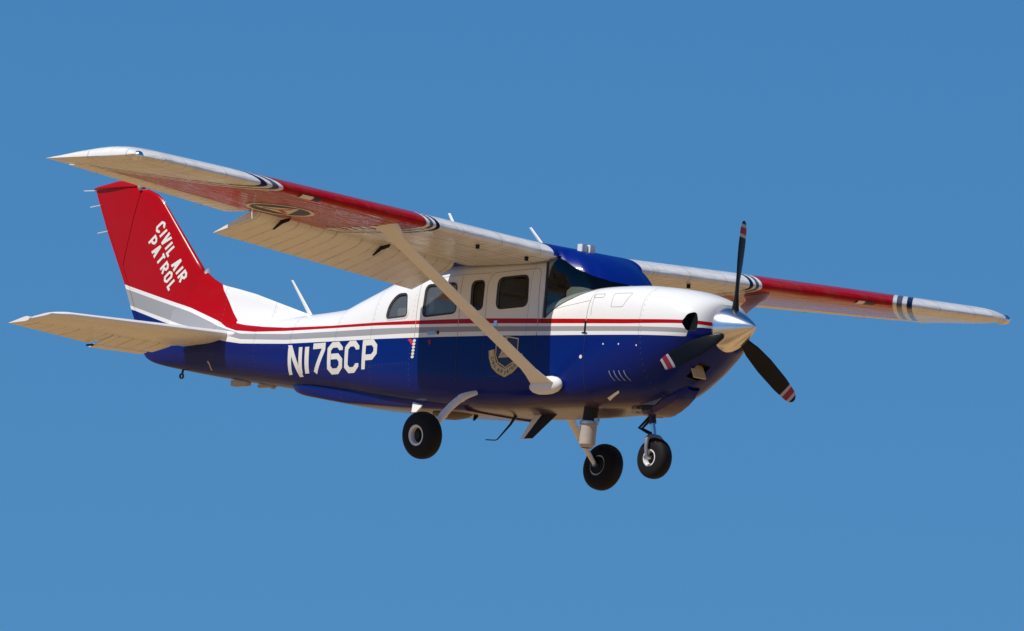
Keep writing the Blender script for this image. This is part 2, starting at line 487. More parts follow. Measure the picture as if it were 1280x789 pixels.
def side_patch(mb, poly, s, off, mat=0, cuts=2):
    bm = bmesh.new()
    f = bm.faces.new([bm.verts.new((p[0], p[1], 0)) for p in poly])
    bmesh.ops.triangulate(bm, faces=[f])
    for _ in range(cuts):
        bmesh.ops.subdivide_edges(bm, edges=bm.edges[:], cuts=1, use_grid_fill=True)
    bm.verts.index_update()
    ids = [mb.vert(on_side(v.co.x, v.co.y, s, off)) for v in bm.verts]
    for f in bm.faces: mb.face([ids[v.index] for v in f.verts], mat)
    bm.free()
def side_ring(mb, inner, outer, s, off, mat=0, off2=None):
    N = len(inner)
    A = [mb.vert(on_side(*p, s, off)) for p in inner]; B = [mb.vert(on_side(*p, s, off if off2 is None else off2)) for p in outer]
    for j in range(N):
        k = (j + 1) % N
        mb.face((A[j], A[k], B[k], B[j]), mat)
def stroke2d(path, w, closed=False, step=.05, squeeze=1.0):
    """mitred strip along a 2D path: list of (left, right) pairs"""
    pts = [Vector(p) for p in path]; N = len(pts); out = []
    segs = []
    for i in range(N):
        prev = pts[i - 1] if (i > 0 or closed) else None
        nxt = pts[(i + 1) % N] if (i < N - 1 or closed) else None
        d0 = (pts[i] - prev).normalized() if prev is not None else None
        d1 = (nxt - pts[i]).normalized() if nxt is not None else None
        if d0 is None: d0 = d1
        if d1 is None: d1 = d0
        n0 = Vector((-d0.y, d0.x)); n1 = Vector((-d1.y, d1.x))
        nn = (n0 + n1)
        if nn.length < 1e-3: nn = n0
        nn.normalize()
        k = 1 / max(.35, nn.dot(n0))
        segs.append((pts[i] + nn * k * w / 2, pts[i] - nn * k * w / 2))
    if closed: segs.append(segs[0])
    for i in range(len(segs) - 1):
        L = (segs[i + 1][0] - segs[i][0]).length
        n = max(1, int(math.ceil(L / step)))
        for k in range(n):
            t = k / n
            out.append((segs[i][0].lerp(segs[i + 1][0], t), segs[i][1].lerp(segs[i + 1][1], t)))
    out.append(segs[-1])
    return out
def strip(mb, pairs, fn, mat=0):
    A = [mb.vert(fn(a.x, a.y)) for a, b in pairs]; B = [mb.vert(fn(b.x, b.y)) for a, b in pairs]
    for i in range(len(A) - 1): mb.face((A[i], A[i + 1], B[i + 1], B[i]), mat)

# block letters, unit height 1, width given; each a list of (path, closed)
def glyph(ch, w=.55, c=.16):
    m = w / 2
    G = {'N': [([(0, 0), (0, 1)], 0), ([(w, 0), (w, 1)], 0), ('para', (0, 1), (w, 0))],
         '1': [([(0, 0), (0, 1)], 0)], 'I': [([(0, 0), (0, 1)], 0)],
         '7': [([(0, 1), (w, 1), (w, .86), (w * .22, 0)], 0)],
         '6': [([(w, .78), (w, 1 - c), (w - c, 1), (c, 1), (0, 1 - c), (0, c), (c, 0), (w - c, 0), (w, c), (w, .56 - c), (w - c, .56), (.10, .56)], 0)],
         'C': [([(w, .76), (w, 1 - c), (w - c, 1), (c, 1), (0, 1 - c), (0, c), (c, 0), (w - c, 0), (w, c), (w, .24)], 0)],
         'P': [([(0, 0), (0, 1), (w - c, 1), (w, 1 - c), (w, .44 + c), (w - c, .44), (.09, .44)], 0)],
         'R': [([(0, 0), (0, 1), (w - c, 1), (w, 1 - c), (w, .47 + c), (w - c, .47), (.09, .47)], 0), ([(w * .50, .40), (w, 0)], 0)],
         'L': [([(0, 1), (0, 0), (w * .85, 0)], 0)],
         'V': [('para', (0, 1), (m, 0)), ('para', (w, 1), (m, 0))],
         'A': [('para', (m, 1), (0, 0)), ('para', (m, 1), (w, 0)), ([(w * .28, .30), (w * .72, .30)], 0)],
         'T': [([(0, 1), (w, 1)], 0), ([(m, .92), (m, 0)], 0)],
         'O': [([(0, c), (0, 1 - c), (c, 1), (w - c, 1), (w, 1 - c), (w, c), (w - c, 0), (c, 0)], 1)]}
    return G[ch]
def glyph_pairs(g, place, sw, h):
    if g[0] == 'para':                              # slanted stem cut level at both ends
        a, b = Vector(place(g[1])), Vector(place(g[2]))
        e = sw / 2 * (1 if a.y > b.y else -1)
        a.y += e; b.y -= e
        t = sw * .58
        n = 6
        return [(Vector((a.x + (b.x - a.x) * k / n - t, a.y + (b.y - a.y) * k / n)), Vector((a.x + (b.x - a.x) * k / n + t, a.y + (b.y - a.y) * k / n))) for k in range(n + 1)]
    return stroke2d([place(p) for p in g[0]], sw, bool(g[1]), step=h / 6)
def layered(fn, k):
    """later strokes of a letter lie a hair higher, so that no two faces share a plane"""
    if k == 0: return fn
    def f(u, v):
        p = Vector(fn(u, v)); q = Vector(fn(u + .004, v)) - p; r = Vector(fn(u, v + .004)) - p
        nn = q.cross(r)
        if nn.length > 0:
            nn.normalize()
            nn = nn if nn.dot(LAYER_OUT) > 0 else -nn
            p = p + nn * .0004 * k
        return p
    return f
LAYER_OUT = Vector((0, -1, 0))
def write(mb, text, fn, h, w, sw, gap, space=.4, widths=None, mat=0):
    """text in a plane u (along) v (up), mapped to the surface by fn(u, v)"""
    u = 0
    for i, ch in enumerate(text):
        if ch == ' ': u += space * h; continue
        gw = {'1': .001, 'I': .001, 'L': w * .9}.get(ch, w)
        for k, g in enumerate(glyph(ch, gw)):
            strip(mb, glyph_pairs(g, lambda p: (u + sw / 2 + p[0] * h, sw / 2 + p[1] * (h - sw)), sw, h), layered(fn, k), mat)
        u += gw * h + sw + gap
    return u

# ---- fuselage shell, hollow, with the window openings cut
WINS = [rounded([(-2.785, .866), (-2.475, .874), (-2.535, 1.088), (-2.69, 1.092), (-2.775, 1.0)], [.05, .05, .05, .11, .12]),
        rounded([(-2.262, .855), (-1.812, .872), (-1.848, 1.150), (-2.275, 1.150)], .06),
        rounded([(-1.632, .893), (-1.476, .888), (-1.490, 1.158), (-1.658, 1.155)], .06),
        rounded([(-1.305, .887), (-.905, .901), (-.940, 1.186), (-1.322, 1.172)], .07)]
def boolean(o, cutters, thick):
    """apply a shell thickness and cut the openings, then drop the cutters"""
    if thick:
        so = o.modifiers.new('shell', 'SOLIDIFY'); so.thickness = thick; so.offset = -1; so.material_offset = 1; so.use_even_offset = False
    for c in cutters:
        bo = o.modifiers.new('cut', 'BOOLEAN'); bo.operation = 'DIFFERENCE'; bo.object = c; bo.solver = 'EXACT'
    dg = bpy.context.evaluated_depsgraph_get(); dg.update()
    me = bpy.data.meshes.new_from_object(o.evaluated_get(dg))
    o.modifiers.clear()
    old = o.data; o.data = me; me.name = old.name
    for c in cutters:
        cm = c.data; bpy.data.objects.remove(c); bpy.data.meshes.remove(cm)
    bm = bmesh.new(); bm.from_mesh(me)
    for e in bm.edges:
        if len(e.link_faces) == 2: e.smooth = e.link_faces[0].normal.dot(e.link_faces[1].normal) > math.cos(R(35))
    for f in bm.faces: f.smooth = True
    bm.to_mesh(me); bm.free()
def cutter(poly3, a, b):
    mb = MB(); mb.prism(poly3, a, b); return mb.build('cutter', M['dark'], plane, smooth=False)
mb = MB()
xs = frange(-6.50, -6.2, .03) + frange(-6.2, -4.3, .08)[1:] + frange(-4.3, -3.9, .025)[1:] + frange(-3.9, -.72, .06)[1:]
mb.loft([ring(x) for x in xs], True, True, False)
fus = mb.build('fuselage', [M['livery'], M['interior']], plane)
cuts = []
for w in WINS:
    for s in (-1, 1):
        cuts.append(cutter([(x, 0, z) for x, z in w], (0, s * .35, 0), (0, s * .75, 0)))
boolean(fus, cuts, .02)
# ---- forward shell: windscreen deck, firewall and engine cowling
mb = MB()
xs = frange(-.72, -.17, .05)
mb.loft([ring(x) for x in xs], True)
fwd = mb.build('forward_fuselage', [M['livery'], M['interior']], plane)
boolean(fwd, [], .012)
mb = MB()
xs = frange(-.167, .7, .045) + frange(.7, 1.06, .02)[1:]
mb.loft([ring(x) for x in xs], True, True, True)
cowl = mb.build('engine_cowling', [M['livery'], M['dark']], plane)
inlet = rounded([(-.335, .63), (-.39, .635), (-.415, .71), (-.38, .79), (-.33, .81), (-.325, .72)], .03)
cuts = []
for s in (1, -1): cuts.append(cutter([(0, y * s, z) for y, z in inlet], (.90, 0, 0), (1.3, 0, 0)))
cuts.append(cutter([(0, y, z) for y, z in [(-.175, .262), (-.035, .240), (-.03, .360), (-.165, .385)]], (.70, 0, 0), (1.2, 0, 0)))
boolean(cowl, cuts, 0)
# tell the cut walls from the painted skin: anything inside gets the dark slot
def inside(me, dark):
    for p in me.polygons:
        c = p.center
        zb, zt, w, zm, nb, nt, tp = sec(c.x)
        if c.x > .7 and (zb + .01 < c.z < zt - .01) and abs(c.y) < side_y(c.x, c.z) - .012 and c.x < 1.05: p.material_index = dark
inside(cowl.data, 1)
mb = MB(); mb.box((.845, -.115, .310), (.012, .15, .13), rot=Matrix.Rotation(R(-25), 3, 'Y')); mb.build('intake_bounce_panel', M['tan'], cowl, False)  # tan panel stands in for light reflected inside the intake

# ---- windows: a painted rim with a dark gasket (the part) and the pane (its sub-part)
for i, w in enumerate(WINS):
    for s in (-1, 1):
        mb = MB()
        o1, o2, o3 = grow(w, .006), grow(w, .020), grow(w, -.012)
        side_ring(mb, o1, o2, s, .006, 0, .0015)
        side_ring(mb, o3, o1, s, .002, 1, .006)
        f = mb.build('window', [M['white'], M['gasket']], plane)
        mb = MB(); side_patch(mb, grow(w, .004), s, -.010, 0, 2)
        mb.build('pane', M['hazed' if i < 2 else 'glass'], f)

# ---- windscreen: one curved surface from the cowl deck to the wing leading edge
def deck_z(x, y):
    lo, hi = sec(x)[3], sec(x)[1]
    for _ in range(30):
        mid = (lo + hi) / 2
        if side_y(x, mid) > abs(y): lo = mid
        else: hi = mid
    return lo
def lerp_tab(tab, t):
    for (a, va), (b, vb) in zip(tab, tab[1:]):
        if t <= b:
            k = (t - a) / (b - a); return [p + (q - p) * k for p, q in zip(va, vb)]
    return tab[-1][1]
BASE = [(0, (-.17, 0)), (.2, (-.18, .15)), (.4, (-.20, .30)), (.6, (-.25, .40)), (.8, (-.42, .48)), (.92, (-.58, .52)), (1, (-.69, .548))]
TOP = [(0, (-.605, 0, 1.425)), (.5, (-.61, .28, 1.42)), (.8, (-.625, .45, 1.405)), (.93, (-.66, .525, 1.375)), (1, (-.69, .548, 1.29))]
def screen(t, v):
    s = -1 if t < 0 else 1; a = abs(t)
    bx, by = lerp_tab(BASE, a); tx, ty, tz = lerp_tab(TOP, a)
    bz = deck_z(bx, by) - .004
    k = .06 * 4 * v * (1 - v) * (1 - a ** 3)
    return Vector((bx + (tx - bx) * v + k * .75, s * (by + (ty - by) * v + .05 * 4 * v * (1 - v) * (a > .5) * (1 - a) * 2), bz + (tz - bz) * v + k * .6))
BAND = [(0, (.10,)), (.3, (.13,)), (.5, (.24,)), (.66, (.44,)), (.8, (.74,)), (.9, (.93,)), (1, (.985,))]
T = [i / 40 for i in range(-40, 41)]
def grid(mb, v0, v1, n, off=0):
    rows = []
    for k in range(n + 1):
        rows.append([screen(t, v0(t) + (v1(t) - v0(t)) * k / n) + Vector((off * .7, 0, off * .7)) for t in T])
    mb.loft(rows, False)
band = lambda t: lerp_tab(BAND, abs(t))[0]
mb = MB(); grid(mb, lambda t: 0, band, 12)
ws = mb.build('windscreen', M['glass'], plane)
mb = MB(); grid(mb, band, lambda t: 1, 14, .003)
mb.build('wing_root_fairing', M['blue'], plane)
mb = MB()
mb.tube([screen(1, k / 10) + Vector((-.004, .002, 0)) for k in range(11)], .012, 8)
mb.tube([screen(-1, k / 10) + Vector((-.004, -.002, 0)) for k in range(11)], .012, 8)
mb.tube([screen(t, 0) for t in T], .007, 6)
mb.build('windscreen_frame', M['gasket'], ws)

# ---- cabin inside: floor, panel, seats, yoke
mb = MB(); mb.box((-1.50, 0, .17), (1.4, .88, .03)); mb.build('cabin_floor', M['interior'], plane, False)
mb = MB()
mb.box((-.36, 0, .80), (.06, .84, .34)); pn = mb.build('instrument_panel', M['dark'], plane, False)
mb = MB(); mb.prism([(a, 0, b) for a, b in rounded([(-.28, 1.02), (-.40, 1.075), (-.56, 1.085), (-.62, 1.04), (-.60, .93), (-.30, .96)], .03, 3)], (0, -.38, 0), (0, .40, 0)); mb.build('glareshield', M['visor'], pn, False)
for s in (-1, 1):
    mb = MB()
    mb.tube([(-.39, s * .27, .80), (-.54, s * .27, .82)], .014, 8)
    mb.tube([(-.54, s * .27 + .12 * math.cos(a), .83 + .10 * math.sin(a)) for a in [math.pi * (1.15 - 1.3 * k / 12) for k in range(13)]], .013, 8)
    mb.build('control_yoke', M['dark'], pn)
    for x in (-1.12, -1.95):
        mb = MB()
        sq = rounded([(x + .25, .42), (x + .25, .54), (x - .22, .50), (x - .22, .40)], .04)
        mb.prism([(a, s * .27, b) for a, b in sq], (0, -.22, 0), (0, .22, 0))
        bk = rounded([(x - .18, .48), (x - .10, .48), (x - .26, 1.04), (x - .34, 1.04)], .035)
        mb.prism([(a, s * .27, b) for a, b in bk], (0, -.21, 0), (0, .21, 0))
        st = mb.build('seat', M['fabric'], plane, False)
        mb = MB()
        hr = rounded([(x - .25, 1.06), (x - .33, 1.06), (x - .35, 1.22), (x - .28, 1.22)], .03)
        mb.prism([(a, s * .27, b) for a, b in hr], (0, -.13, 0), (0, .13, 0))
        mb.build('headrest', M['fabric'], st, False)

# ---------------------------------------------------------------- wings
def lin(tab, t):
    if t <= tab[0][0]: return tab[0][1]
    for (a, va), (b, vb) in zip(tab, tab[1:]):
        if t <= b: return va + (vb - va) * (t - a) / (b - a)
    return tab[-1][1]
LE_X = [(.5, -.63), (2.02, -.655), (3.85, -.70), (5.2, -.765), (5.49, -.83)]
TE_X = [(.5, -2.27), (2.5, -2.27), (5.49, -1.97)]
LE_Z = [(.5, 1.360), (5.49, 1.576)]
INC = [(.5, 1.8), (2.5, 1.0), (5.49, -.5)]
def foil(u, lower, c, t=.125):
    yt = t / .2 * (.2969 * math.sqrt(u) - .126 * u - .3516 * u * u + .2843 * u ** 3 - .1036 * u ** 4)
    yc = .022 * (u / .16 * (.8 - u)) if u < .4 else .022 / .36 * (.2 + .8 * u - u * u)
    if u < .12: yc -= .010 * (1 - u / .12) ** 2              # drooped leading-edge cuff
    return c * (yc + .006 + (-yt * .92 if lower else yt))
def wp(y, u, lower, s, k=1.0):
    """point of the wing surface: span y, chord fraction u"""
    lx, tx, lz, i = lin(LE_X, y), lin(TE_X, y), lin(LE_Z, y), R(lin(INC, y))
    c = lx - tx
    return Vector((lx - u * c, s * y, lz - u * c * math.sin(i) + foil(u, lower, c) * k))
def us(a, b, n): return [a + (b - a) * (.5 - .5 * math.cos(math.pi * k / n)) for k in range(n + 1)]
def wring(y, s, u_up, u_lo, k=1.0):
    up = [wp(y, u_up * (1 - math.cos(math.pi / 2 * j / 16)), False, s, k) for j in range(16, -1, -1)]
    lo = [wp(y, u_lo * (1 - math.cos(math.pi / 2 * j / 16)), True, s, k) for j in range(1, 17)]
    return up + lo
FL0, FL1, AIL1 = .62, 3.06, 5.18
def patch_on_wing(mb, y0, y1, u0, u1, lower, s, off, mat=0, nu=6, ny=4):
    rows = []
    for j in range(ny + 1):
        y = y0 + (y1 - y0) * j / ny
        rows.append([wp(y, u0 + (u1 - u0) * k / nu, lower, s) + Vector((off * (1.0 if u1 < .05 else 0), 0, -off if lower else off)) for k in range(nu + 1)])
    mb.loft(rows, False, mat=mat)
def movable(name, s, secs, par, mats, ribs, bead=.004):
    """control surface lofted between sections (y, lead point, trail point, thickness), with pressed beads across the chord"""
    mb = MB(); rings = []
    (ya, La, Ta, ta), (yb, Lb, Tb, tb) = secs
    n = ribs * 6
    for i in range(n + 1):
        f = i / n
        y = ya + (yb - ya) * f
        L = Vector((La[0] + (Lb[0] - La[0]) * f, s * y, La[1] + (Lb[1] - La[1]) * f)); Tt = Vector((Ta[0] + (Tb[0] - Ta[0]) * f, s * y, Ta[1] + (Tb[1] - Ta[1]) * f))
        t = ta + (tb - ta) * f
        d = Tt - L; nrm = Vector((d.z, 0, -d.x)).normalized()
        if nrm.z < 0: nrm = -nrm
        b = bead if i % 6 == 3 else 0
        pts = []
        for u in (1, .8, .5, .25, .12, .04, 0): pts.append(L + d * u + nrm * (t * (1 - u) * min(1, math.sqrt(u * 6)) * .62 + (b if .2 < u < .9 else 0)))
        for u in (.04, .12, .25, .5, .8, 1): pts.append(L + d * u - nrm * (t * (1 - u) * min(1, math.sqrt(u * 6)) * .50 + .003 + (b if .2 < u < .9 else 0)))
        rings.append(pts)
    mb.loft(rings, True, True, True)
    return mb.build(name, mats, par, True, 30)
for s in (-1, 1):
    mb = MB()
    mb.loft([wring(y, s, .84, .70) for y in (.50, .80, 1.2, 1.6, 2.02, 2.4, 2.75, FL1)], True, True, True)
    mb.loft([wring(y, s, .795, .79) for y in (FL1 + .002, 3.3, 3.6, 3.85, 4.2, 4.6, 4.9, AIL1)], True, True, True)
    mb.loft([wring(y, s, 1, 1) for y in (AIL1 + .002, 5.28)] + [wring(5.28 + d, s, 1, 1, k) for d, k in ((.06, .97), (.12, .88), (.17, .70), (.20, .45), (.21, .10))], True, True, True)
    wing = mb.build('wing', M['wing'], plane)
    # flap, lowered
    fl = movable('flap', s, [(FL0 + .03, (-1.79, 1.318), (-2.315, 1.095), .088), (FL1 - .01, (-1.81, 1.442), (-2.375, 1.282), .078)], wing, M['ribbed'], 16)
    # aileron
    a, b = FL1 + .02, AIL1 - .012
    def pt(y, u): p = wp(y, u, False, 1); q = wp(y, u, True, 1); return (p.x, (p.z + q.z) / 2), p.z - q.z
    (La, ta), (Ta, _), (Lb, tb), (Tb, _) = pt(a, .80), pt(a, 1.0), pt(b, .80), pt(b, 1.0)
    movable('aileron', s, [(a, La, Ta, ta), (b, Lb, Tb, tb)], wing, M['ribbed'], 14, .003)
    # flap tracks
    for y in (1.55, 2.78):
        mb = MB()
        z = lin([(FL0, 1.275), (FL1, 1.405)], y)
        mb.prism([(-1.68, 0, z + .03), (-1.80, 0, z + .015), (-1.90, 0, z - .060), (-1.89, 0, z - .068), (-1.79, 0, z - .02), (-1.70, 0, z + .0)], (0, s * y - .006, 0), (0, s * y + .006, 0))
        mb.build('flap_track', M['dark'], wing, False)
    # landing light on the leading edge; navy patch paints the recess's shade
    ya, yb = (3.45, 3.59) if s < 0 else (3.36, 3.45)
    mb = MB(); patch_on_wing(mb, 3.35, 3.60, .002, .040, True, s, .003)
    lb = mb.build('recess_shade', M['navy'], wing)
    mb = MB(); patch_on_wing(mb, ya, yb, .001, .036, True, s, .006)
    mb.build('landing_light', M['seal'], wing)
    # tip lamp
    mb = MB(); c = wp(5.42, 0, True, s)
    mb.lathe([(-.06, .038), (.0, .044), (.028, .039), (.046, .022), (.052, 0)], c + Vector((-.035, 0, .0)), (1, s * .25, 0), 16)
    mb.build('navigation_light', M['chrome'], wing)
    # vents and tie-down under the leading edge
    for y in (1.32, .72):
        mb = MB(); p = wp(y, .10, True, s)
        mb.tube([p + Vector((0, 0, .02)), p + Vector((.0, 0, -.035))], .018, 10)
        mb.build('fuel_vent', M['dark'], wing)
    # static wicks
    for y in (3.4, 4.1, 4.8):
        mb = MB(); p = wp(y, 1, False, s); mb.tube([p + Vector((.01, 0, -.01)), p + Vector((-.13, 0, -.01))], .003, 5)
        mb.build('static_wick', M['grey'], wing)
    # lift strut with its cuffs
    top = Vector((-.90, s * 2.24, 1.30)); bot = Vector((-.57, s * .655, .215))
    mb = MB()
    P = [bot.lerp(top, k / 12) for k in range(13)]
    mb.strut(P, [.185] * 13, [.070] * 13)
    st = mb.build('wing_strut', M['white'], plane)
    mb = MB()
    d = (top - bot)
    zt = wp(2.30, .25, True, 1).z
    mb.strut([top - d * .10, top - d * .05, top - d * .01, Vector((-.88, s * 2.275, zt - .05)), Vector((-.90, s * 2.31, zt - .012)), Vector((-.93, s * 2.33, zt + .02))],
             [.19, .20, .215, .25, .31, .37], [.074, .076, .080, .09, .12, .17])
    mb.build('strut_fairing', M['white'], st)
    mb = MB()
    mb.strut([bot + d * .075, bot + d * .04, bot - d * .02], [.190, .215, .29], [.073, .086, .12])
    pod = [(-.215, .002), (-.20, .028), (-.16, .055), (-.09, .076), (0, .083), (.07, .080), (.13, .066), (.165, .045), (.185, .018), (.188, .001)]
    n0 = len(mb.v)
    mb.lathe(pod, (-.58, s * .575, .178), (1, 0, .04), 24)
    for i in range(n0, len(mb.v)):
        v = mb.v[i]; mb.v[i] = (v[0], s * .575 + (v[1] - s * .575) * .75, v[2])
    mb.build('strut_fairing', M['white'], st)

# centre section over the cabin
mb = MB(); rings = []
for y in [-.545 + 1.09 * k / 12 for k in range(13)]:
    r = []
    for j in range(20, -1, -1):
        u = 1 - math.cos(math.pi / 2 * j / 20)
        p = wp(.5, u, False, 1); r.append(Vector((p.x + .012, y, p.z - .004 + .010 * min(1, u * 4))))
    r += [Vector((-.60, y, 1.345)), Vector((-1.4, y, 1.33)), Vector((-2.2, y, 1.31))]
    rings.append(r)
mb.loft(rings, True, True, True)
roof = mb.build('wing_center_section', M['blue'], plane)
def put(name, mat, par, fn):
    mb = MB(); fn(mb); return mb.build(name, mat, par)

# emblem and lettering under the right wing
def under(x, y): # x forward distance, y span -> wing underside
    u = (lin(LE_X, y) - x) / (lin(LE_X, y) - lin(TE_X, y))
    p = wp(y, max(0, min(1, u)), True, -1); p.z -= .003; return p
cx, cy, r = -1.42, 3.16, .29
mb = MB()
circ = [(cx + r * math.cos(a), cy + r * math.sin(a)) for a in [2 * math.pi * k / 48 for k in range(48)]]
strip(mb, stroke2d(circ, .035, True, step=.1), under, 0)
tri = [(cx + r * .86 * math.cos(a), cy + r * .86 * math.sin(a)) for a in (0, 2.0944, 4.18879)]
def fill(mb, poly, fn, mat, dz=0, cuts=3):
    bm = bmesh.new(); f = bm.faces.new([bm.verts.new((p[0], p[1], 0)) for p in poly])
    bmesh.ops.triangulate(bm, faces=[f])
    for _ in range(cuts): bmesh.ops.subdivide_edges(bm, edges=bm.edges[:], cuts=1, use_grid_fill=True)
    bm.verts.index_update()
    ids = []
    for v in bm.verts:
        p = Vector(fn(v.co.x, v.co.y)); p.z -= dz; ids.append(mb.vert(p))
    for f in bm.faces: mb.face([ids[v.index] for v in f.verts], mat)
    bm.free()
fill(mb, [(cx + (r - .03) * math.cos(a), cy + (r - .03) * math.sin(a)) for a in [2 * math.pi * k / 40 for k in range(40)]], under, 1, -.0015)
fill(mb, tri, under, 0, .0)
for a in (0.5236 * 2 - 1.0472, 2.0944, 4.18879):
    fill(mb, [(cx + .02 * math.cos(a + 1.57), cy + .02 * math.sin(a + 1.57)), (cx + .02 * math.cos(a - 1.57), cy + .02 * math.sin(a - 1.57)), (cx + r * .55 * math.cos(a - .14), cy + r * .55 * math.sin(a - .14)), (cx + r * .55 * math.cos(a + .14), cy + r * .55 * math.sin(a + .14))], under, 2, .0015 + .0004 * a)
rw = [o for o in plane.children if o.name.startswith('wing') and o.data and o.name in ('wing',)][0]
mb.build('roundel', [M['seal'], M['navy'], M['pink']], rw)
mb = MB()
LAYER_OUT = Vector((0, 0, -1))
write(mb, 'N176CP', lambda u, v: under(-1.70 + u, 2.16 + v), .20, .34, .034, .028)
mb.build('underwing_lettering', M['letter'], rw)
LAYER_OUT = Vector((0, -1, 0))

# ---------------------------------------------------------------- tail
FIN_LE = [(.88, -5.74), (1.44, -5.73), (1.50, -5.74), (2.163, -6.351), (2.215, -6.42), (2.255, -6.52), (2.29, -6.66)]
FIN_TE = [(.70, -6.43), (.76, -6.46), (1.022, -6.600), (1.157, -6.675), (1.39, -6.785), (1.897, -7.074), (2.24, -7.245), (2.29, -7.265)]
FIN_T = [(.88, .150), (1.4, .125), (2.1, .080), (2.29, .066)]
def fin_half(u, z):
    t = lin(FIN_T, z)
    if u <= 0 or u >= 1: return .004
    return max(.004, 5 * t * (.2969 * math.sqrt(u) - .126 * u - .3516 * u * u + .2843 * u ** 3 - .1036 * u ** 4))
def fin_y(x, z):
    a, b = lin(FIN_LE, z), lin(FIN_TE, z)
    return fin_half((a - x) / (a - b), z)
def hinge(z):
    te = lin(FIN_TE, z)
    return max(te + .055, -6.62 - max(0, (2.27 - z)) * .30)
def fring(z, x0, x1):
    r = []
    for j in range(0, 25):
        k = .5 - .5 * math.cos(math.pi * j / 24); x = x0 + (x1 - x0) * k
        r.append((x, -fin_y(x, z), z))
    return r + [(x, -y, zz) for x, y, zz in r[-2:0:-1]]
zs = frange(.86, 2.16, .05) + [2.19, 2.215, 2.235, 2.255, 2.275, 2.29]
mb = MB()
mb.loft([fring(z, lin(FIN_LE, z), hinge(z) + .004) for z in zs], True, True, True)
fin = mb.build('vertical_fin', M['livery'], plane)
mb = MB()
mb.loft([fring(z, hinge(z) - .004, lin(FIN_TE, z)) for z in frange(.98, 2.24, .05) + [2.265, 2.29]], True, True, True)
rud = mb.build('rudder', M['livery'], fin)
mb = MB(); rings = []
for z, a, b, g in ((2.293, -6.62, -7.285, .012), (2.300, -6.62, -7.29, .016), (2.318, -6.66, -7.24, .012), (2.340, -6.76, -7.12, 0), (2.356, -6.85, -7.02, -.008), (2.360, -6.90, -6.97, -.02)):
    r = []
    for j in range(17):
        k = .5 - .5 * math.cos(math.pi * j / 16); x = a + (b - a) * k
        r.append((x, -max(.003, math.sin(math.pi * k) ** .6 * .034 + g), z))
    rings.append(r + [(x, -y, zz) for x, y, zz in r[-2:0:-1]])
mb.loft(rings, True, True, True)
mb.build('fin_tip', M['red'], fin)
# dorsal fillet
DOR = [(-6.05, 1.47), (-5.80, 1.50), (-5.73, 1.487), (-5.60, 1.405), (-5.468, 1.342), (-5.25, 1.295), (-5.036, 1.245), (-4.70, 1.145), (-4.363, 1.045), (-4.20, 1.005), (-4.10, .98)]
mb = MB(); rings = []
for x in frange(-6.05, -4.10, .05):
    zt = lin(DOR, x); zb = .94; h = max(.02, zt - zb); r = []
    for k in range(9):
        f = k / 8; z = zb + h * f
        r.append((x, -(.014 + .070 * (1 - f) ** 2.2 + .020 * (1 - f) + .016 * max(0, min(1, (-5.0 - x) / .8))) * (1 if f < 1 else .3), z))
    rings.append(r + [(a, -b, c) for a, b, c in r[::-1]])
mb.loft(rings, True, True, True)
mb.build('dorsal_fin', M['livery'], fin)
# beacon lamp on the fin leading edge, vor antennas, static wicks
mb = MB(); mb.lathe([(-.02, .02), (.01, .02), (.03, .012), (.036, 0)], (-5.70, 0, 1.475), (.75, 0, .65), 14); mb.build('fin_lamp', M['lens'], fin)
mb = MB(); mb.lathe([(-.02, .022), (.02, .022), (.04, .012), (.046, 0)], (-6.64, -.035, 2.285), (.3, -.6, .2), 14); mb.build('beacon', M['lens'], fin)
for z, L in ((2.285, .17), (2.15, .13), (1.905, .13)):
    mb = MB(); x = lin(FIN_TE, z); mb.tube([(x + .02, 0, z), (x - L, 0, z - .015 + (z > 2.2) * .02)], .0045, 5); mb.build('static_wick', M['seal'], fin)
# lettering on the fin
def fin_text(s):
    A = Vector((.599, -.801)); U = Vector((.801, .599))
    for k, (txt, c0) in enumerate((('CIVIL AIR', Vector((-6.320, 1.905))), ('PATROL', Vector((-6.405, 1.772))))):
        mb = MB()
        o = c0 - A * .035 - U * .062
        def fn(u, v):
            p = o + A * u + U * v
            return (p.x, s * (fin_y(p.x, p.y) + .0025), p.y)
        write(mb, txt, fn, .128, .41, .0245, .0235 if k == 0 else .0275, .38)
        mb.build('fin_lettering', M['letter'], fin)
fin_text(-1)
